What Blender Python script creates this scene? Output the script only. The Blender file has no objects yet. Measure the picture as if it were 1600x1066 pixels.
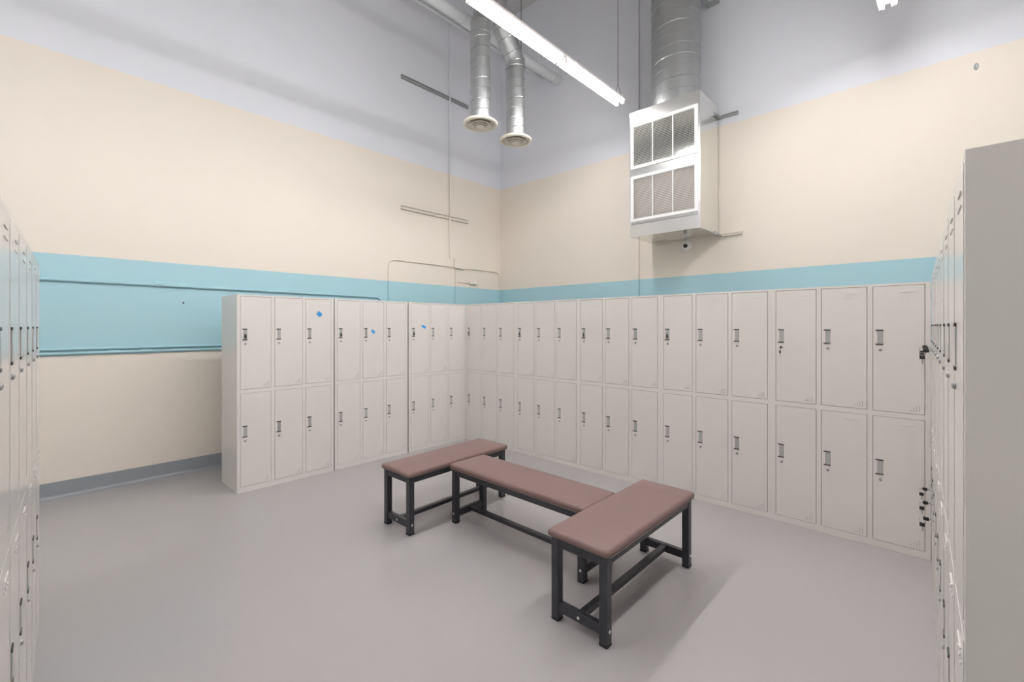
import bpy, bmesh, math, random
from mathutils import Vector, Matrix
random.seed(4)
R = math.radians
SC = bpy.context.scene
COL = SC.collection

# ------------------------------------------------------------------ camera, world, exposure
cam_d = bpy.data.cameras.new('camera')
cam = bpy.data.objects.new('camera', cam_d); COL.objects.link(cam)
cam_d.sensor_width = 36.0
cam_d.lens = 36.0 * 700.0 / 1600.0
cam_d.shift_y = -23.6 / 1600.0
cam_d.clip_start = 0.02
cam.location = (4.695, -4.057, 1.556)
cam.rotation_euler = (R(90), 0, R(43.29))
SC.camera = cam
world = bpy.data.worlds.new('world'); SC.world = world; world.use_nodes = True
world.node_tree.nodes['Background'].inputs[0].default_value = (0.8, 0.85, 1, 1)
world.node_tree.nodes['Background'].inputs[1].default_value = 0.0
SC.view_settings.view_transform = 'Standard'
SC.view_settings.look = 'None'
SC.view_settings.gamma = 1.0
SC.view_settings.use_curve_mapping = False
SC.view_settings.exposure = 0.76
TUBE = 27.5          # brightness of the fluorescent tubes

# ------------------------------------------------------------------ materials
def lin(c):
    return tuple((v/12.92 if v <= .04045 else ((v+.055)/1.055)**2.4) for v in [x/255 for x in c]) + (1,)

def mat(name, rgb, rough=.5, metal=0., noise=0., scale=20., bump=0., spec=.5, emit=None):
    m = bpy.data.materials.new(name); m.use_nodes = True
    nt = m.node_tree; b = nt.nodes['Principled BSDF']
    b.inputs['Base Color'].default_value = lin(rgb)
    b.inputs['Roughness'].default_value = rough
    b.inputs['Metallic'].default_value = metal
    b.inputs['Specular IOR Level'].default_value = spec
    if noise or bump:
        tc = nt.nodes.new('ShaderNodeTexCoord')
        n = nt.nodes.new('ShaderNodeTexNoise'); n.inputs['Scale'].default_value = scale
        n.inputs['Detail'].default_value = 4
        nt.links.new(tc.outputs['Object'], n.inputs['Vector'])
        if noise:
            hs = nt.nodes.new('ShaderNodeHueSaturation'); hs.inputs['Color'].default_value = lin(rgb)
            mr = nt.nodes.new('ShaderNodeMapRange')
            mr.inputs['To Min'].default_value = 1-noise; mr.inputs['To Max'].default_value = 1+noise
            nt.links.new(n.outputs['Fac'], mr.inputs['Value'])
            nt.links.new(mr.outputs['Result'], hs.inputs['Value'])
            nt.links.new(hs.outputs['Color'], b.inputs['Base Color'])
        if bump:
            bp = nt.nodes.new('ShaderNodeBump'); bp.inputs['Strength'].default_value = bump
            bp.inputs['Distance'].default_value = .01
            nt.links.new(n.outputs['Fac'], bp.inputs['Height'])
            nt.links.new(bp.outputs['Normal'], b.inputs['Normal'])
    if emit:
        b.inputs['Emission Color'].default_value = (1, 1, 1, 1)
        b.inputs['Emission Strength'].default_value = emit
    return m

CREAM, BLUE, WHITE = (238, 228, 216), (172, 211, 221), (231, 232, 238)

def banded_paint(name, rough=.55):
    """cream dado, blue stripe, cream wall, off-white upper wall: paint that changes with height"""
    m = bpy.data.materials.new(name); m.use_nodes = True
    nt = m.node_tree; b = nt.nodes['Principled BSDF']; b.inputs['Roughness'].default_value = rough
    g = nt.nodes.new('ShaderNodeNewGeometry'); s = nt.nodes.new('ShaderNodeSeparateXYZ')
    nt.links.new(g.outputs['Position'], s.inputs[0])
    n = nt.nodes.new('ShaderNodeTexNoise'); n.inputs['Scale'].default_value = 9; n.inputs['Detail'].default_value = 5
    nt.links.new(g.outputs['Position'], n.inputs['Vector'])
    wob = nt.nodes.new('ShaderNodeMath'); wob.operation = 'MULTIPLY_ADD'
    wob.inputs[1].default_value = .008
    nt.links.new(n.outputs['Fac'], wob.inputs[0]); nt.links.new(s.outputs['Z'], wob.inputs[2])
    prev = None
    for h, c in ((None, CREAM), (1.285, BLUE), (2.215, CREAM), (4.045, WHITE)):
        if h is None:
            rgb = nt.nodes.new('ShaderNodeRGB'); rgb.outputs[0].default_value = lin(c); prev = rgb.outputs[0]; continue
        gt = nt.nodes.new('ShaderNodeMath'); gt.operation = 'GREATER_THAN'; gt.inputs[1].default_value = h
        nt.links.new(wob.outputs[0], gt.inputs[0])
        mx = nt.nodes.new('ShaderNodeMix'); mx.data_type = 'RGBA'
        nt.links.new(gt.outputs[0], mx.inputs[0]); nt.links.new(prev, mx.inputs[6])
        mx.inputs[7].default_value = lin(c); prev = mx.outputs[2]
    nt.links.new(prev, b.inputs['Base Color'])
    bp = nt.nodes.new('ShaderNodeBump'); bp.inputs['Strength'].default_value = .08; bp.inputs['Distance'].default_value = .01
    nt.links.new(n.outputs['Fac'], bp.inputs['Height']); nt.links.new(bp.outputs['Normal'], b.inputs['Normal'])
    return m

M = dict(
    wall=banded_paint('banded_wall_paint'),
    floor=mat('grey_epoxy', (171, 167, 167), .24, noise=.02, scale=1.3, bump=.015),
    ceil=mat('ceiling_paint', (205, 203, 202), .7, noise=.04),
    base=mat('grey_base_paint', (150, 155, 160), .35, noise=.03),
    cove=mat('glossy_cove', (150, 155, 160), .12),
    white=mat('white_paint', (250, 250, 248), .4),
    locker=mat('locker_enamel', (226, 221, 217), .19, noise=.012, scale=3),
    pull=mat('pull_plate', (178, 178, 176), .3, metal=.3),
    cap=mat('pull_cap', (62, 60, 60), .45),
    lock=mat('lock_steel', (165, 165, 165), .35, metal=.4),
    emboss=mat('emboss_enamel', (228, 223, 219), .3),
    black=mat('black_plastic', (28, 27, 28), .4),
    frame=mat('charcoal_powdercoat', (50, 51, 57), .35, noise=.05, scale=60, bump=.02),
    foot=mat('rubber_foot', (26, 26, 28), .6),
    bolt=mat('bolt_zinc', (205, 205, 205), .3, metal=.8),
    vinyl=mat('brown_vinyl', (127, 102, 97), .42, noise=.03, scale=40, bump=.05),
    tape=mat('blue_tape', (52, 148, 214), .6),
    galv=mat('galvanised_sheet', (190, 192, 192), .42, metal=.9, noise=.08, scale=14, bump=.02),
    galv_rib=mat('galvanised_rib', (190, 192, 192), .3, metal=.9),
    galv_seam=mat('galvanised_seam', (190, 192, 192), .25, metal=.9),
    casing=mat('casing_sheet', (236, 236, 232), .2, metal=.9, noise=.03, scale=10),
    grille=mat('white_grille', (240, 240, 238), .4),
    filt=mat('filter_pad', (190, 179, 173), .9),
    diff=mat('diffuser_cream', (236, 230, 218), .45),
    steel=mat('strut_steel', (172, 175, 175), .45, metal=.2),
    wire=mat('hanger_wire', (120, 120, 120), .5, metal=.5),
    housing=mat('fixture_enamel', (238, 232, 230), .4),
    tube=mat('lit_tube', (255, 255, 255), .4, emit=TUBE),
    paint_grey=mat('painted_pipe', (214, 216, 218), .45, noise=.03),
)

# ------------------------------------------------------------------ mesh helpers
def box(bm, x0, x1, y0, y1, z0, z1, bev=0., seg=1):
    vs = [bm.verts.new(p) for p in ((x0,y0,z0),(x1,y0,z0),(x1,y1,z0),(x0,y1,z0),(x0,y0,z1),(x1,y0,z1),(x1,y1,z1),(x0,y1,z1))]
    fs = [bm.faces.new([vs[i] for i in f]) for f in ((0,3,2,1),(4,5,6,7),(0,1,5,4),(1,2,6,5),(2,3,7,6),(3,0,4,7))]
    if bev:
        es = list({e for f in fs for e in f.edges})
        bmesh.ops.bevel(bm, geom=es, offset=bev, segments=seg, profile=.5, affect='EDGES')
    return bm

def tube_path(bm, pts, r, seg=12, cap=True):
    pts = [Vector(p) for p in pts]
    rings = []
    up = None
    for i, p in enumerate(pts):
        a = pts[i-1] if i else p; b = pts[i+1] if i < len(pts)-1 else p
        d1 = (p-a).normalized() if i else (b-p).normalized()
        d2 = (b-p).normalized() if i < len(pts)-1 else d1
        t = (d1+d2).normalized()
        if up is None:
            up = Vector((0,0,1)) if abs(t.z) < .9 else Vector((1,0,0))
        u = (up - t*up.dot(t)).normalized(); v = t.cross(u); up = u
        k = 1/max(.4, d1.dot(t))
        rr = r[i] if isinstance(r, (list, tuple)) else r
        rings.append([bm.verts.new(p + (u*math.cos(2*math.pi*j/seg) + v*math.sin(2*math.pi*j/seg))*rr*(k if 0 else 1)) for j in range(seg)])
    for a, b in zip(rings, rings[1:]):
        for j in range(seg):
            bm.faces.new((a[j], a[(j+1)%seg], b[(j+1)%seg], b[j]))
    if cap:
        bm.faces.new(rings[0][::-1]); bm.faces.new(rings[-1])
    return bm

def lathe(bm, prof, c=(0,0,0), seg=32, axis='z'):
    rings = []
    for r, z in prof:
        ring = []
        for j in range(seg):
            a = 2*math.pi*j/seg
            if axis == 'z': p = (c[0]+r*math.cos(a), c[1]+r*math.sin(a), c[2]+z)
            elif axis == 'y': p = (c[0]+r*math.cos(a), c[1]+z, c[2]+r*math.sin(a))
            else: p = (c[0]+z, c[1]+r*math.cos(a), c[2]+r*math.sin(a))
            ring.append(bm.verts.new(p))
        rings.append(ring)
    for a, b in zip(rings, rings[1:]):
        for j in range(seg):
            bm.faces.new((a[j], a[(j+1)%seg], b[(j+1)%seg], b[j]))
    if prof[0][0] > 1e-6: bm.faces.new(rings[0][::-1])
    if prof[-1][0] > 1e-6: bm.faces.new(rings[-1])
    return bm

def mesh(name, bm, m, smooth=False):
    bmesh.ops.remove_doubles(bm, verts=bm.verts, dist=1e-6)
    bmesh.ops.recalc_face_normals(bm, faces=bm.faces)
    me = bpy.data.meshes.new(name); bm.to_mesh(me); bm.free()
    me.materials.append(M[m])
    if smooth:
        me.polygons.foreach_set('use_smooth', [True]*len(me.polygons))
        me.set_sharp_from_angle(angle=R(35))
    return me

def link(name, me, parent=None, loc=(0,0,0), rot=(0,0,0), scale=None):
    o = bpy.data.objects.new(name, me); COL.objects.link(o)
    o.parent = parent; o.location = loc; o.rotation_euler = rot
    if scale: o.scale = scale
    return o

def obj(name, bm, m, parent=None, smooth=False, **k):
    return link(name, mesh(name, bm, m, smooth), parent, **k)

def tag(o, label, cat, group=None):
    o['label'] = label; o['category'] = cat
    if group: o['group'] = group
    return o

def struct(o):
    o['kind'] = 'structure'; return o

def empty(name, loc=(0,0,0), rz=0.):
    o = bpy.data.objects.new(name, None); COL.objects.link(o)
    o.empty_display_size = .1; o.location = loc; o.rotation_euler = (0,0,rz)
    return o

B = bmesh.new

# ------------------------------------------------------------------ room shell
XL, XR, YB, YF, HC = -1.09, 6.6, 1.78, -6.9, 7.09
struct(obj('floor', box(B(), XL-.15, XR+.15, YF-.15, YB+.15, -.12, 0), 'floor'))
struct(obj('ceiling', box(B(), XL-.15, XR+.15, YF-.15, YB+.15, HC, HC+.12), 'ceil'))
struct(obj('wall_left', box(B(), XL-.15, XL, YF, YB, 0, HC), 'wall'))
struct(obj('wall_back', box(B(), XL-.15, XR+.15, YB, YB+.15, 0, HC), 'wall'))
struct(obj('wall_right', box(B(), XR, XR+.15, YF, YB, 0, HC), 'wall'))
struct(obj('wall_front', box(B(), XL-.15, XR+.15, YF-.15, YF, 0, HC), 'wall'))
struct(obj('baseboard_left', box(B(), XL, XL+.012, YF, YB, 0.012, .145, .003), 'base'))
struct(obj('baseboard_back', box(B(), XL+.012, XR, YB-.012, YB, 0.012, .145, .003), 'base'))
bm = B(); CR = .028
arc = [(XL+.012+CR-CR*math.cos(R(a)), .001+CR-CR*math.sin(R(a))) for a in range(0, 91, 10)]
prof = [(XL, CR+.001)] + arc + [(XL+.012+CR, 0), (XL, 0)]
ends = [[bm.verts.new((x, y, z)) for x, z in prof] for y in (YF, YB-.012)]
for k in range(len(prof)):
    q = (k+1) % len(prof); bm.faces.new((ends[0][k], ends[0][q], ends[1][q], ends[1][k]))
bm.faces.new(ends[0][::-1]); bm.faces.new(ends[1])
struct(obj('trim_1', bm, 'cove', None, True))

# ------------------------------------------------------------------ lockers (one prototype of each mesh, shared)
W, DEP, H = .936, .5, 1.85
MX, MU, DW = .028, .030, None
DW = (W - 2*MX - 2*MU)/3
DX = [MX + k*(DW+MU) for k in range(3)]
DZ = [(.960, 1.835), (.050, .924)]
DH = DZ[0][1]-DZ[0][0]

def locker_body():
    bm = B()
    xs = [0]; 
    for x in DX: xs += [x, x+DW]
    xs.append(W)
    zs = [0, DZ[1][0], DZ[1][1], DZ[0][0], DZ[0][1], H]
    rec = .46                   # hollow compartments behind the doors
    g = [[bm.verts.new((x, 0, z)) for x in xs] for z in zs]
    for i in range(len(zs)-1):
        for j in range(len(xs)-1):
            if i in (1, 3) and j in (1, 3, 5):
                q = [g[i][j], g[i][j+1], g[i+1][j+1], g[i+1][j]]
                inner = [bm.verts.new((v.co.x, rec, v.co.z)) for v in q]
                for a in range(4):
                    bm.faces.new((q[a], q[(a+1)%4], inner[(a+1)%4], inner[a]))
                bm.faces.new(inner)
            else:
                bm.faces.new((g[i][j], g[i][j+1], g[i+1][j+1], g[i+1][j]))
    bk = [bm.verts.new(p) for p in ((0,DEP,0),(W,DEP,0),(W,DEP,H),(0,DEP,H))]
    n, k = len(zs)-1, len(xs)-1
    bm.faces.new((bk[1], bk[0], bk[3], bk[2]))
    bm.faces.new([g[0][j] for j in range(k+1)][::-1] + [bk[0], bk[1]])
    bm.faces.new([g[n][j] for j in range(k+1)] + [bk[2], bk[3]])
    bm.faces.new([g[i][0] for i in range(n+1)] + [bk[3], bk[0]])
    bm.faces.new([g[i][k] for i in range(n+1)][::-1] + [bk[1], bk[2]])
    return mesh('locker_body', bm, 'locker')

HS = .0023                      # half width of a vent hole
HOLES = {(c, r_): (DW-.027-(3-c)*.0145, .024+r_*.0135) for c in range(4) for r_ in range(c+1)}
def door_mesh():
    bm = B(); e = .0028; yf, yb = -.001, .0142
    hx = sorted({round(v[0], 6) for v in HOLES.values()}); hz = sorted({round(v[1], 6) for v in HOLES.values()})
    xs = [e] + [v for x in hx for v in (x-HS, x+HS)] + [DW-e]
    zs = [e] + [v for z in hz for v in (z-HS, z+HS)] + [DH-e]
    g = [[bm.verts.new((x, yf, z)) for x in xs] for z in zs]
    for i in range(len(zs)-1):
        for j in range(len(xs)-1):
            if i % 2 and j % 2 and ((j-1)//2, (i-1)//2) in HOLES: continue      # left open
            bm.faces.new((g[i][j], g[i][j+1], g[i+1][j+1], g[i+1][j]))
    n, k = len(zs)-1, len(xs)-1
    bk = [bm.verts.new(p) for p in ((e,yb,e),(DW-e,yb,e),(DW-e,yb,DH-e),(e,yb,DH-e))]
    bm.faces.new(g[0][::-1] + [bk[0], bk[1]])
    bm.faces.new(g[n] + [bk[2], bk[3]])
    bm.faces.new([g[i][0] for i in range(n+1)] + [bk[3], bk[0]])
    bm.faces.new([g[i][k] for i in range(n+1)][::-1] + [bk[1], bk[2]])
    return mesh('door', bm, 'locker')

HX, HZ = .016, DH-.305          # pull: left edge and top inside a door
def plate_mesh():
    bm = B(); box(bm, HX+.010, HX+.042, -.0025, 0, HZ-.100, HZ-.008, .0008)
    return mesh('pull_plate', bm, 'pull')
def cap_mesh():
    bm = B(); box(bm, HX, HX+.043, -.004, 0, -.009, 0, .001)
    return mesh('pull_cap', bm, 'cap')
def lock_mesh():
    bm = B(); lathe(bm, [(.0095, 0), (.0095, -.003), (.008, -.006), (.005, -.007), (.005, -.006), (.001, -.006)], (HX+.026, 0, HZ-.142), 14, 'y')
    return mesh('lock_cylinder', bm, 'lock', True)
def vent_mesh():
    bm = B()                    # the walls of the punched holes, open to the front
    for x, z in HOLES.values():
        f = [bm.verts.new((x+a*HS, -.001, z+b*HS)) for a, b in ((-1,-1),(1,-1),(1,1),(-1,1))]
        k = [bm.verts.new((v.co.x, .002, v.co.z)) for v in f]
        for a in range(4): bm.faces.new((f[a], f[(a+1)%4], k[(a+1)%4], k[a]))
    return mesh('vent_holes', bm, 'locker')
def holder_mesh():
    bm = B(); x0, x1, z = DW-.127, DW-.053, DH-.045
    box(bm, x0, x1, -.003, 0, z-.002, z+.002, .0008)
    for t in (x0+.004, (x0+x1)/2, x1-.004):
        box(bm, t-.005, t+.005, -.0028, 0, z-.032, z-.026, .001)
    return mesh('card_holder', bm, 'emboss')
ME = dict(body=locker_body(), door=door_mesh(), plate=plate_mesh(), cap=cap_mesh(), lock=lock_mesh(), vent=vent_mesh(), holder=holder_mesh())

def locker(loc, rz, label, group, sz=1., sx=1.):
    t = empty('locker', loc, rz); tag(t, label, 'locker', group); t.scale = (sx, 1, sz)
    link('body', ME['body'], t)
    for z0, z1 in DZ:
        for x in DX:
            d = link('door', ME['door'], t, (x, 0, z0))
            for nm, k, l in (('pull_plate','plate',(0,-.001,0)), ('pull_cap','cap',(0,-.001,HZ)), ('pull_cap','cap',(0,-.001,HZ-.099)),
                             ('lock','lock',(0,-.001,0)), ('vent_holes','vent',(0,0,0)), ('card_holder','holder',(0,-.001,0))):
                link(nm, ME[k], d, l)
    return t

GB = 'grey lockers along the back wall'
back_lab = ['pale grey six-door steel locker without tape, at the inner corner of two rows',
            'pale grey six-door steel locker, second from the inner corner in the row of five',
            'pale grey six-door steel locker, middle one of the row of five',
            'pale grey six-door steel locker under the vent cabinet, next to the locker with one key',
            'pale grey six-door steel locker with a single black key in its first upper door']
BACK = [locker((k*W, 0, 0), 0, back_lab[k], GB) for k in range(5)]
GL = 'grey lockers below the blue stripe beside the bare wall'
left_lab = ['pale grey six-door steel locker with blue tape strip, touching the inner corner',
            'pale grey six-door steel locker with blue tape beside a pull, middle of three',
            'pale grey six-door steel locker with blue tape high on its third door, side panel showing']
WL = .932
LEFT = [locker((.0 if k != 1 else -.006, -k*WL-.917-.003, 0), R(90), left_lab[k], GL, 1., .917/W) for k in range(3)]
GR = 'grey lockers in the row that shows a bare end panel'
right_lab = ['pale grey six-door steel locker with pairs of black keys hanging from all its locks',
             'pale grey six-door steel locker, middle of the row between hanging keys and end panel',
             'pale grey six-door steel locker showing its plain grey end panel']
ra = math.atan(.019)
RIGHT = []
for k in range(3):
    s = k*(W+.019)
    RIGHT.append(locker((4.684+s*math.sin(ra), -.004-s*math.cos(ra), 0), R(-90)+ra, right_lab[k], GR, 1.022))
GN = 'glossy grey lockers standing across from the row of five'
near_lab = ['glossy pale grey steel locker end unit beside the bare cream wall and grey base',
            'glossy pale grey steel locker, second from the bare cream wall',
            'glossy pale grey steel locker, third from the bare cream wall, cut by the frame']
na = math.atan(.041)
for k in range(3):
    s = (k+1)*(W+.001)
    locker((1.25+s*math.cos(na), -4.046-s*math.sin(na), 0), R(180)-na, near_lab[k], GN, 1.015)

# ------------------------------------------------------------------ keys, tape on the doors
def key_meshes():
    bm = B(); box(bm, -.004, .004, -.040, -.016, -.010, .010, .002); kh = mesh('key_head', bm, 'black')
    bm = B(); box(bm, -.0012, .0012, -.020, -.004, -.004, .004); ks = mesh('key_shank', bm, 'lock')
    bm = B()
    n = 16
    tube_path(bm, [(0, -.036+.014*math.sin(2*math.pi*i/n)-.006, -.012+.014*math.cos(2*math.pi*i/n)) for i in range(n+1)], .0012, 6); kr = mesh('key_ring', bm, 'lock')
    bm = B(); box(bm, -.004, .004, -.055, -.033, -.047, -.026, .002); sh = mesh('spare_key_head', bm, 'black')
    bm = B(); box(bm, -.0012, .0012, -.046, -.039, -.072, -.046); ss = mesh('spare_key_blade', bm, 'lock')
    return kh, ks, kr, sh, ss
KM = key_meshes()
def keys(unit, row, col, label, group, rot=0.):
    l = Vector((DX[col]+HX+.026, -.006, (DZ[row][0]+HZ-.142)*unit.scale.z))
    Mx = Matrix.Translation(unit.location) @ Matrix.Rotation(unit.rotation_euler.z, 4, 'Z')
    t = empty('key_set', Mx @ l, unit.rotation_euler.z + rot); tag(t, label, 'keys', group)
    for n, m in zip(('key_head','key_shank','key_ring','spare_key_head','spare_key_blade'), KM):
        link(n, m, t)
for row, nm in ((0, 'upper'), (1, 'lower')):
    for col, wh in enumerate(('first door from', 'second door from', 'third door from')):
        keys(RIGHT[0], row, col, 'black key pair hanging in the %s lock, %s the row of five' % (nm, wh), 'black key pairs in the %s locks' % nm)
keys(BACK[4], 0, 0, 'lone black key pair hanging in one upper door lock below its pull', 'single key pair')

def bundle_mesh():
    bm = B()
    for i in range(4):
        a = R(-25+17*i)
        x, z = .012*math.sin(a), -.02*math.cos(a)
        tube_path(bm, [(0, -.006-.0015*i, .018), (x*.6, -.007-.0015*i, 0), (x, -.008-.0015*i, z)], [.003, .006, .0045], 8)
    return mesh('key_bundle', bm, 'cap')
KB = bundle_mesh()
BL = ('untaped locker at the inner corner', 'second locker of the row of five', 'middle locker of the row of five', 'locker under the vent cabinet',
      'corner locker with a tape strip', 'middle taped locker of three', 'taped locker with the bare side panel')
for u, bl in zip(BACK[:4] + LEFT, BL):
    # the first door: left-most for the viewer
    l = Vector(((DX[0]+HX+.024)*u.scale.x, -.004, DZ[0][0]+HZ-.068))
    Mx = Matrix.Translation(u.location) @ Matrix.Rotation(u.rotation_euler.z, 4, 'Z')
    o = link('key_bundle', KB, None, Mx @ l, (0,0,u.rotation_euler.z))
    tag(o, 'dark key bundle in a pull of the %s' % bl, 'keys', 'key bundles in locker pulls')

def tape(y, z, w, h, a, label):
    bm = B(); box(bm, -w/2, w/2, -.0012, .0002, -h/2, h/2)
    o = obj('tape_piece', bm, 'tape', None, loc=(.0014, y, z), rot=(0, 0, R(90)))
    o.rotation_euler = (Matrix.Rotation(R(90), 4, 'Z') @ Matrix.Rotation(R(a), 4, 'Y')).to_euler()
    tag(o, label, 'tape', 'blue tape on locker doors'); return o
tape(-2.021, 1.679, .052, .044, 40, 'larger square of blue tape high on a locker door')
t2 = tape(-1.40, 1.49, .046, .032, 40, 'small torn blue tape just right of a locker pull')
t2.location.x -= .006
tape(-.70, 1.545, .062, .03, 25, 'short blue tape strip on the locker touching the inner corner')

# ------------------------------------------------------------------ benches
def bench(loc, rz, L, w, label, st=.482):
    """length along local x"""
    t = empty('bench', loc, rz); tag(t, label, 'bench', 'brown padded benches')
    lw, top = .045, st-.040
    hx, hy = L/2-.02, w/2-.018
    bm = B(); box(bm, -L/2, L/2, -w/2, w/2, top-.002, st, .0195, 5)
    bmesh.ops.subdivide_edges(bm, edges=[e for e in bm.edges if e.calc_length() > .2], cuts=6, use_grid_fill=True)
    for v in bm.verts:
        if v.co.z > st-.012:
            v.co.z += .007*max(0, 1-(2*v.co.y/w)**2)*max(0, 1-(2*v.co.x/L)**4)
    obj('cushion', bm, 'vinyl', t, True)
    bm = B()
    n = 40
    obj('seam', tube_path(B(), [(x, -w/2-.0005, top+.004) for x in (-L/2+.02, L/2-.02)], .002, 6), 'vinyl', t)
    obj('seam', tube_path(B(), [(x, w/2+.0005, top+.004) for x in (-L/2+.02, L/2-.02)], .002, 6), 'vinyl', t)
    for sx in (-1, 1):
        for sy in (-1, 1):
            x0, y0 = sx*hx-(lw if sx > 0 else 0), sy*hy-(lw if sy > 0 else 0)
            lg = obj('leg', box(B(), x0, x0+lw, y0, y0+lw, .012, top, .003, 2), 'frame', t)
            obj('foot', box(B(), x0-.001, x0+lw+.001, y0-.001, y0+lw+.001, 0, .016, .003), 'foot', lg)
            yb = sy*hy
            obj('bolt', lathe(B(), [(.0085, 0), (.0085, sy*.003), (.004, sy*.006)], (x0+lw/2, yb, .075), 12, 'y'), 'bolt', lg, True)
        xa = sx*hx-(lw if sx > 0 else 0)
        cb = obj('cross_bar', box(B(), xa+.006, xa+lw-.006, -hy+lw-.002, hy-lw+.002, .05, .1, .003, 2), 'frame', t)
        xe = sx*hx - sx*.006
        obj('bolt', lathe(B(), [(.0085, 0), (.0085, sx*.003), (.004, sx*.006)], (xe, 0, .075), 12, 'x'), 'bolt', cb, True)
        obj('end_apron', box(B(), xa+.004, xa+lw-.004, -hy+lw-.002, hy-lw+.002, top-.05, top-.001, .003), 'frame', t)
    for sy in (-1, 1):
        ya = sy*hy-(lw if sy > 0 else 0)
        obj('side_apron', box(B(), -hx+lw-.002, hx-lw+.002, ya+.004, ya+lw-.004, top-.05, top-.001, .003), 'frame', t)
    obj('stretcher', box(B(), -hx+lw-.008, hx-lw+.008, -.02, .02, .065, .095, .003), 'frame', t)
    return t
bench((1.692, -1.650, 0), R(91.5), 1.085, .375, 'brown padded bench with charcoal frame standing closest to both locker rows', .474)
bench((2.538, -1.632, 0), R(0), 1.285, .375, 'long brown padded bench in the middle, its ends against two other benches', .466)
bench((3.383, -1.665, 0), R(90), 1.07, .375, 'brown padded bench with charcoal frame, farthest from the inner locker corner')

# ------------------------------------------------------------------ strip lights
def strip_light(x, y1, label, name='strip_light', z=4.40):
    t = empty(name, (x, y1, z)); tag(t, label, 'light', 'suspended strip lights')
    L = 2.55
    bm = B()
    box(bm, -.072, .072, -L, 0, .0, .018, .004)
    box(bm, -.045, .045, -L+.002, -.002, .016, .062, .008)
    obj('housing', bm, 'housing', t)
    for k in range(2):
        ya, yb = -.035-k*1.265, -1.22-k*1.29
        for s in (-1, 1):
            bm = B(); tube_path(bm, [(s*.042, ya, -.024), (s*.042, yb, -.024)], .02, 10)
            obj('tube', bm, 'tube', t, True)
            for ye in (ya+.012, yb-.012):
                obj('socket', box(B(), s*.042-.02, s*.042+.02, ye-.014, ye+.014, -.047, .002, .004), 'housing', t)
    for yy in (-.07, -L+.07):
        bm = B()
        tube_path(bm, [(0, yy, .20), (0, yy, HC-z-.002)], .004, 6)
        tube_path(bm, [(-.04, yy, .06), (0, yy, .205)], .003, 5)
        tube_path(bm, [(.04, yy, .06), (0, yy, .205)], .003, 5)
        obj('hanger', bm, 'wire', t)
    return t
XA, XB = 1.80, 4.40
strip_light(XA, 1.03, 'lit white two-tube strip light hung in front of the round duct drops')
strip_light(XB, 1.10, 'lit strip light whose end hangs over the row of five near the spot mark')
for x, y0, n, row in ((XA, 1.03, 3, 'along the duct drops'), (XB, 1.10, 2, 'over the row of five')):
    for i in range(1, n):
        strip_light(x, y0-i*2.56, 'lit strip light, %s from the back wall in the line %s' % (('first', 'second', 'third')[i], row), 'strip_light_offscreen')

# ------------------------------------------------------------------ round duct drops with diffusers
def helix(bm, c, r, z0, z1, pitch, rs=.004, n=28, slope=0):
    turns = (z1-z0)/pitch; N = int(turns*n)
    tube_path(bm, [(c[0]+r*math.cos(2*math.pi*i/n), c[1]+r*math.sin(2*math.pi*i/n), z0+(z1-z0)*i/N) for i in range(N+1)], rs, 5)
    return bm
dt = empty('duct_drop', (.69, -.05, 4.0)); tag(dt, 'galvanised duct that splits into two round drops with ceiling diffusers', 'air duct')
O = Vector((.69, -.05, 4.0))
def dl(p): return tuple(Vector(p)-O)
RD = .122
drops = (((.664, -.341), 4.03, 5.12), ((.729, .221), 3.98, 4.93))
for (cx, cy), z0, z1 in drops:
    d = obj('drop_pipe', tube_path(B(), [dl((cx,cy,z0)), dl((cx,cy,z1))], RD, 28, False), 'galv', dt, True)
    bm = B()
    c = dl((cx, cy, 0))
    obj('spiral_seam', helix(bm, c, RD, z0-O.z+.02, z1-O.z-.01, .125, .0038), 'galv_seam', d)
    # diffuser
    zc = z0-O.z
    df = obj('diffuser', lathe(B(), [(.118, .012), (.195, .012), (.212, .0), (.212, -.016), (.198, -.026), (.172, -.022), (.160, .0), (.118, .012)], (c[0], c[1], zc), 40), 'diff', dt, True)
    obj('throat', lathe(B(), [(.119, .03), (.119, -.0), (.158, -.008), (.158, -.004), (.122, .004), (.122, .03), (.119, .03)], (c[0], c[1], zc), 32), 'diff', df, True)
    obj('cone', lathe(B(), [(.098, .002), (.132, -.03), (.128, -.036), (.092, -.014), (.098, .002)], (c[0], c[1], zc), 32), 'diff', df, True)
    obj('cone', lathe(B(), [(.070, -.008), (.090, -.040), (.084, -.043), (.064, -.018), (.070, -.008)], (c[0], c[1], zc), 32), 'diff', df, True)
    obj('centre_disc', lathe(B(), [(.02, -.01), (.052, -.040), (.052, -.046), (.030, -.050)], (c[0], c[1], zc), 28), 'diff', df, True)
    bm = B()
    for a in (20, 140, 260):
        tube_path(bm, [(c[0], c[1], zc-.012), (c[0]+.155*math.cos(R(a)), c[1]+.155*math.sin(R(a)), zc-.004)], .004, 6)
    obj('bracket', bm, 'steel', df)
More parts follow.
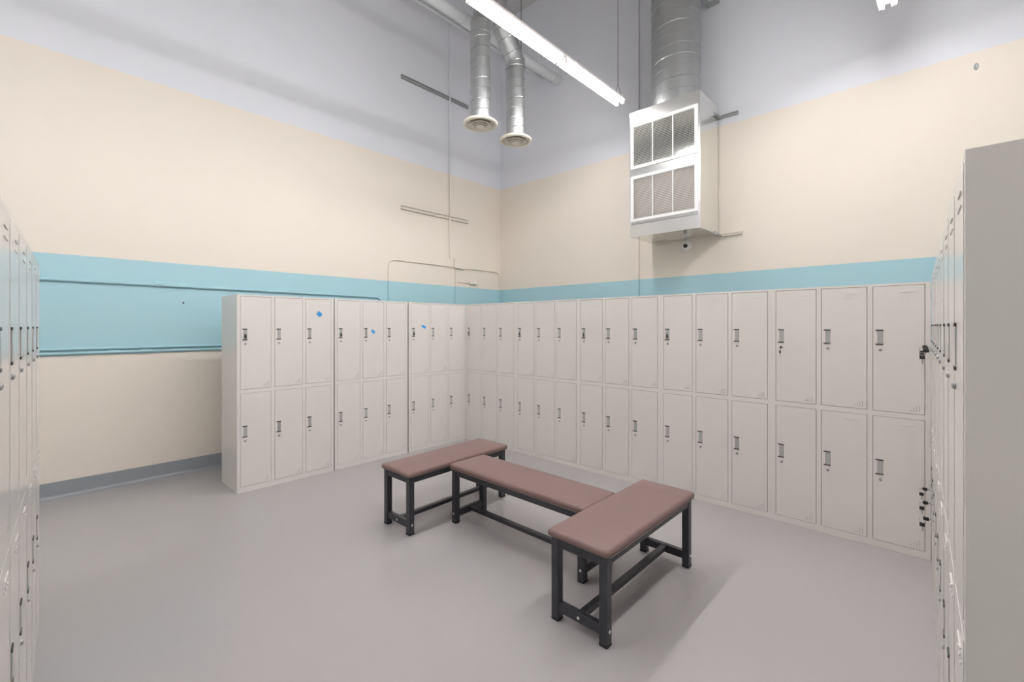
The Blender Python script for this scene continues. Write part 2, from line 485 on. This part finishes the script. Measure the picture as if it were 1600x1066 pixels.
# elbows: gored segments with raised seams
def gored(pts, r, name):
    e = obj(name, tube_path(B(), [dl(p) for p in pts], r, 24, False), 'galv', dt, True)
    for i in range(0, len(pts)):
        a = Vector(pts[max(0, i-1)]); b = Vector(pts[min(len(pts)-1, i+1)])
        n = (b-a).normalized(); u = n.orthogonal().normalized(); v = n.cross(u)
        P = Vector(dl(pts[i]))
        bm = B(); tube_path(bm, [P+(u*math.cos(2*math.pi*k/24)+v*math.sin(2*math.pi*k/24))*(r+.001) for k in range(25)], .004, 5)
        obj('seam', bm, 'galv_seam', e)
    return e
gored([(.664,-.341,5.10), (.664,-.335,5.22), (.668,-.30,5.33), (.672,-.23,5.41), (.676,-.12,5.45)], RD+.003, 'elbow')
gored([(.729,.221,4.90), (.728,.215,4.98), (.722,.165,5.08), (.71,.075,5.23), (.70,.015,5.33), (.69,-.045,5.45), (.685,-.075,5.60)], RD+.006, 'elbow')
tr = obj('riser', tube_path(B(), [dl((.68,-.09,5.40)), dl((.68,-.09,HC-.001))], .15, 28), 'galv', dt, True)
obj('ceiling_collar', lathe(B(), [(.15, 0), (.24, 0), (.24, .02), (.15, .02)], dl((.68,-.09,HC-.021)), 28), 'galv_seam', tr)
# struts holding the drops
# ------------------------------------------------------------------ pipes near the ceiling
pz, px = 5.56, .23
pt = empty('overhead_pipe', (px, YB, pz)); tag(pt, 'pale painted overhead pipe running along the upper wall behind the duct drops', 'pipe')
obj('pipe_run', tube_path(B(), [(0, 0, 0), (0, YF-YB+.02, 0)], .068, 18), 'paint_grey', pt, True)
for y in (-1.95, -.05, -4.6):
    obj('coupling', tube_path(B(), [(0, y+.09, 0), (0, y-.09, 0)], .08, 18), 'paint_grey', pt, True)
for y in (-.9, -3.0, -5.0):
    bm = B(); tube_path(bm, [(0, y, .06), (0, y, HC-pz)], .006, 6); obj('hanger_rod', bm, 'wire', pt)
pt = tag(obj('overhead_conduit', tube_path(B(), [(-.10, YB, 5.71), (-.10, YF+.01, 5.71)], .02, 12), 'paint_grey', None, True), 'thin pale overhead conduit running beside the painted pipe up high', 'conduit')

# ------------------------------------------------------------------ vent cabinet on the back wall
bx0, bx1, by0, bz0, bz1 = 1.86, 2.741, 1.17, 2.69, 4.27
vc = empty('vent_cabinet', ((bx0+bx1)/2, YB, bz0)); tag(vc, 'galvanised wall-mounted vent cabinet with two louvred grilles and a round duct', 'vent')
VO = Vector(vc.location)
def vl(x, y, z): return (x-VO.x, y-VO.y, z-VO.z)
def vbox(bm, x0, x1, y0, y1, z0, z1, bev=0., seg=1):
    return box(bm, x0-VO.x, x1-VO.x, y0-VO.y, y1-VO.y, z0-VO.z, z1-VO.z, bev, seg)
GZ = ((bz0+.855, bz0+1.425), (bz0+.185, bz0+.765))      # the two grilles
gx0, gx1, gf = bx0+.015, bx1-.02, .038
bm = B(); yk = YB-.028; th = .012
vbox(bm, bx0, bx0+th, by0, yk, bz0, bz1); vbox(bm, bx1-th, bx1, by0, yk, bz0, bz1)
vbox(bm, bx0+th, bx1-th, by0, yk, bz0, bz0+th); vbox(bm, bx0+th, bx1-th, by0, yk, bz1-th, bz1)
vbox(bm, bx0+th, bx1-th, yk-th, yk, bz0+th, bz1-th)
cs = obj('casing', bm, 'casing', vc)
bm = B(); zz = [bz0-.004, GZ[1][0]+gf, GZ[1][1]-gf, GZ[0][0]+gf, GZ[0][1]-gf, bz1+.004]
for a in (0, 2, 4): vbox(bm, bx0-.004, bx1+.004, by0-.012, by0+.004, zz[a], zz[a+1])
for a in (1, 3):
    vbox(bm, bx0-.004, gx0+gf, by0-.012, by0+.004, zz[a], zz[a+1]); vbox(bm, gx1-gf, bx1+.004, by0-.012, by0+.004, zz[a], zz[a+1])
fr = obj('front_panel', bm, 'casing', vc)
obj('stiffener', vbox(B(), bx0+.02, bx1-.02, by0-.016, by0-.008, bz0+.15, bz0+.17, .002), 'galv_seam', fr)
def grille(z0, z1, back):
    x0, x1 = bx0+.015, bx1-.02
    f = .038
    g = obj('grille_frame', vbox(vbox(vbox(vbox(B(), x0, x1, by0-.026, by0-.010, z1-f, z1, .003), x0, x1, by0-.026, by0-.010, z0, z0+f, .003),
            x0, x0+f, by0-.0255, by0-.010, z0+f-.004, z1-f+.004, .002), x1-f, x1, by0-.0255, by0-.010, z0+f-.004, z1-f+.004, .002), 'grille', vc)
    if back: obj('filter_pad', vbox(B(), x0+.01, x1-.01, by0+.02, by0+.045, z0+.01, z1-.01, .003), back, g)
    n = 25; zi0, zi1 = z0+f, z1-f
    bm = B()
    wd = (x1-x0-2*f)/2+.002
    vs = [bm.verts.new(p) for p in ((-wd,-.0060,-.0045),(wd,-.0060,-.0045),(wd,.0045,.0022),(-wd,.0045,.0022),(-wd,-.0065,-.003),(wd,-.0065,-.003),(wd,.0035,.0036),(-wd,.0035,.0036))]
    for q in ((0,3,2,1),(4,5,6,7),(0,1,5,4),(1,2,6,5),(2,3,7,6),(3,0,4,7)): bm.faces.new([vs[i] for i in q])
    sm = mesh('slat', bm, 'grille')
    for i in range(n):
        link('slat', sm, g, vl((x0+x1)/2, by0-.018, zi0+(zi1-zi0)*(i+.5)/n))
    for k in (1, 2):
        xm = x0+f+(x1-x0-2*f)*k/3
        obj('mullion', vbox(B(), xm-.005, xm+.005, by0-.0265, by0-.012, zi0-.002, zi1+.002, .001), 'grille', g)
grille(*GZ[0], None)
grille(*GZ[1], 'filt')
DC = (2.325, 1.465)
du = obj('round_duct', tube_path(B(), [vl(DC[0], DC[1], bz1-.01), vl(DC[0], DC[1], HC)], .292, 40), 'galv', vc, True)
c = vl(DC[0], DC[1], 0)
obj('spiral_seam', helix(B(), c, .292, bz1-VO.z+.04, HC-VO.z-.02, .135, .005, 40), 'galv_rib', du)
def strut(x0, x1, z, mt):
    bm = B()
    vbox(bm, x0, x1, YB-.032, YB, z, z+.010, .001); vbox(bm, x0, x1, YB-.032, YB, z+.026, z+.036, .001); vbox(bm, x0+.001, x1-.001, YB-.020, YB, z+.008, z+.028)
    return obj('mounting_strut', bm, mt, vc)
strut(bx1-.02, 2.97, 4.125, 'steel'); strut(bx0-.04, bx0+.02, 4.125, 'steel'); strut(bx1-.02, 3.02, bz0-.028, 'wall'); strut(bx0+.06, bx0+.20, bz0-.028, 'wall')
for z in (4.125, bz0-.025):
    obj('angle_bracket', vbox(vbox(B(), bx1-.002, bx1+.05, YB-.16, YB-.04, z, z+.006), bx1, bx1+.006, YB-.16, YB-.04, z, z+.05), 'steel', vc)
# duct stay high up
bm = B(); vbox(bm, 2.60, 2.75, YB-.045, YB-.001, 5.58, 5.62); vbox(bm, 2.60, 2.64, YB-.30, YB-.001, 5.60, 5.64)
obj('duct_stay', bm, 'steel', vc)

# security camera under the cabinet
sc = empty('security_camera', (2.345, YB, 2.60)); tag(sc, 'small white dome camera with black lens below the vent cabinet', 'camera')
obj('mount_plate', lathe(B(), [(.062, 0), (.062, -.02), (.052, -.03)], (0,0,0), 24, 'y'), 'white', sc, True)
eye = obj('ball', lathe(B(), [(.052, -.02)]+[(.05*math.cos(R(a)), -.035-.05*math.sin(R(a))) for a in range(0, 90, 15)]+[(.006, -.085)], (0,0,-.006), 24, 'y'), 'white', sc, True)
obj('lens', lathe(B(), [(.028, -.072), (.026, -.088), (.012, -.0895)], (.006, 0, -.008), 20, 'y'), 'black', eye, True)

# ------------------------------------------------------------------ conduits and rails on the walls
def arc_path(pts, r, n=6):
    """poly-line with rounded corners"""
    pts = [Vector(p) for p in pts]; out = [pts[0]]
    for a, b, c in zip(pts, pts[1:], pts[2:]):
        d1 = (a-b).normalized(); d2 = (c-b).normalized()
        p0, p1 = b+d1*r, b+d2*r
        for i in range(n+1):
            t = i/n
            out.append(p0*(1-t)**2 + b*2*t*(1-t) + p1*t*t)
    out.append(pts[-1]); return out
def conduit(name, pts, r, label, bend=.1, couplings=()):
    o = obj(name, tube_path(B(), arc_path(pts, bend), r, 10), 'wall', None, True)
    tag(o, label, 'conduit')
    for c, ax in couplings:
        a = Vector(c); d = Vector(ax)*.035
        obj('coupling', tube_path(B(), [a-d, a+d], r+.005, 12), 'wall', o, True)
    return o
xw = XL+.014
conduit('wall_conduit', [(xw, YF+.05, 1.985), (xw, -.66, 1.965), (xw, -.66, .02)], .0135,
        'blue-painted conduit along the stripe that bends down behind a locker', .1, [((xw, -3.2, 1.984), (0,1,0)), ((xw, -4.5, 1.985), (0,1,0))])
conduit('wall_conduit', [(xw, YF+.05, 1.346), (xw, -.3, 1.340)], .0125, 'upper of two blue-painted conduits at the bottom of the stripe', .05, [((xw, -3.35, 1.346), (0,1,0))])
conduit('wall_conduit', [(xw, YF+.05, 1.306), (xw, -.3, 1.302)], .0125, 'lower of two blue-painted conduits at the bottom of the stripe', .05, [((xw, -3.55, 1.306), (0,1,0)), ((xw, -3.3, 1.306), (0,1,0))])
conduit('wall_conduit', [(xw+.022, .572, 6.5), (xw+.022, .572, 2.66)], .011, 'thin vertical conduit crossing both slotted rails')
conduit('wall_conduit', [(xw, -.545, 1.2), (xw, -.545, 2.53), (xw, 1.735, 2.53), (xw, 1.735, 1.2)], .0095, 'cream conduit arch above the lockers near the wall corner', .11)
conduit('wall_conduit', [(xw, .70, 2.52), (xw, .70, 1.2)], .008, 'short conduit dropping from the junction box')
conduit('wall_conduit', [(xw, .76, 2.285), (xw, 1.02, 2.285)], .007, 'very short level conduit feeding the small white wall device')
conduit('wall_conduit', [(1.66, YB-.014, HC-.002), (1.66, YB-.014, 1.9)], .011, 'thin vertical conduit behind the vent cabinet', .05, [((1.66, YB-.014, 5.6), (0,0,1)), ((1.66, YB-.014, 4.9), (0,0,1))])
jb = empty('junction_box', (XL, .72, 2.59)); tag(jb, 'cream junction box where the conduit arch meets the vertical conduit', 'junction box')
obj('box_body', box(B(), 0, .055, -.05, .05, -.075, .075, .004), 'wall', jb)
obj('cover', box(B(), .053, .06, -.055, .055, -.08, .08, .003), 'wall', jb)
obj('side_box', box(B(), 0, .05, .05, .17, -.085, -.01, .004), 'wall', jb)
wd = empty('wall_device', (XL, 1.09, 2.29)); tag(wd, 'small white wall device beside the conduit drop', 'alarm')
obj('back_box', box(B(), 0, .035, -.08, .08, -.025, .025, .004), 'diff', wd)
obj('face', lathe(B(), [(.024, .033), (.024, .06), (.012, .068)], (0, .02, 0), 20, 'x'), 'white', wd, True)

def rail(z, label, mt):
    t = empty('slotted_rail', (XL, .32, z)); tag(t, label, 'rail')
    y0, y1 = -.655, .655
    bm = B()
    box(bm, 0, .003, y0, y1, 0, .055); box(bm, 0, .03, y0, y1, 0, .003); box(bm, 0, .03, y0, y1, .052, .055)
    n = 26; pt = (y1-y0)/n
    box(bm, .027, .030, y0, y1, 0, .028); box(bm, .027, .030, y0, y1, .050, .055)
    for i in range(n+1):
        yc = y0+pt*i
        box(bm, .027, .030, max(y0, yc-pt/2+.013), min(y1, yc+pt/2-.013), .028, .050)
    obj('channel', bm, mt, t)
    return t
rail(3.295, 'cream slotted rail on the cream wall above the conduit arch', 'wall')
rail(5.245, 'grey slotted steel rail on the upper white wall', 'steel')

# marks on the walls
bm = B(); lathe(bm, [(.022, 0), (.016, -.006), (.010, -.003)], (0,0,0), 12, 'y')
o = obj('anchor_hole', bm, 'steel', None, True, loc=(4.973, YB, 3.906), scale=(.8, 1, 1.5)); tag(o, 'dark old anchor mark on the cream wall above the end panel', 'wall mark')
bm = B(); lathe(bm, [(.009, 0), (.007, .006), (.003, .004)], (0,0,0), 10, 'x')
o = obj('wall_plug', bm, 'black', None, True, loc=(XL, -2.99, 1.80)); tag(o, 'tiny black screw plug on the blue stripe', 'wall plug')
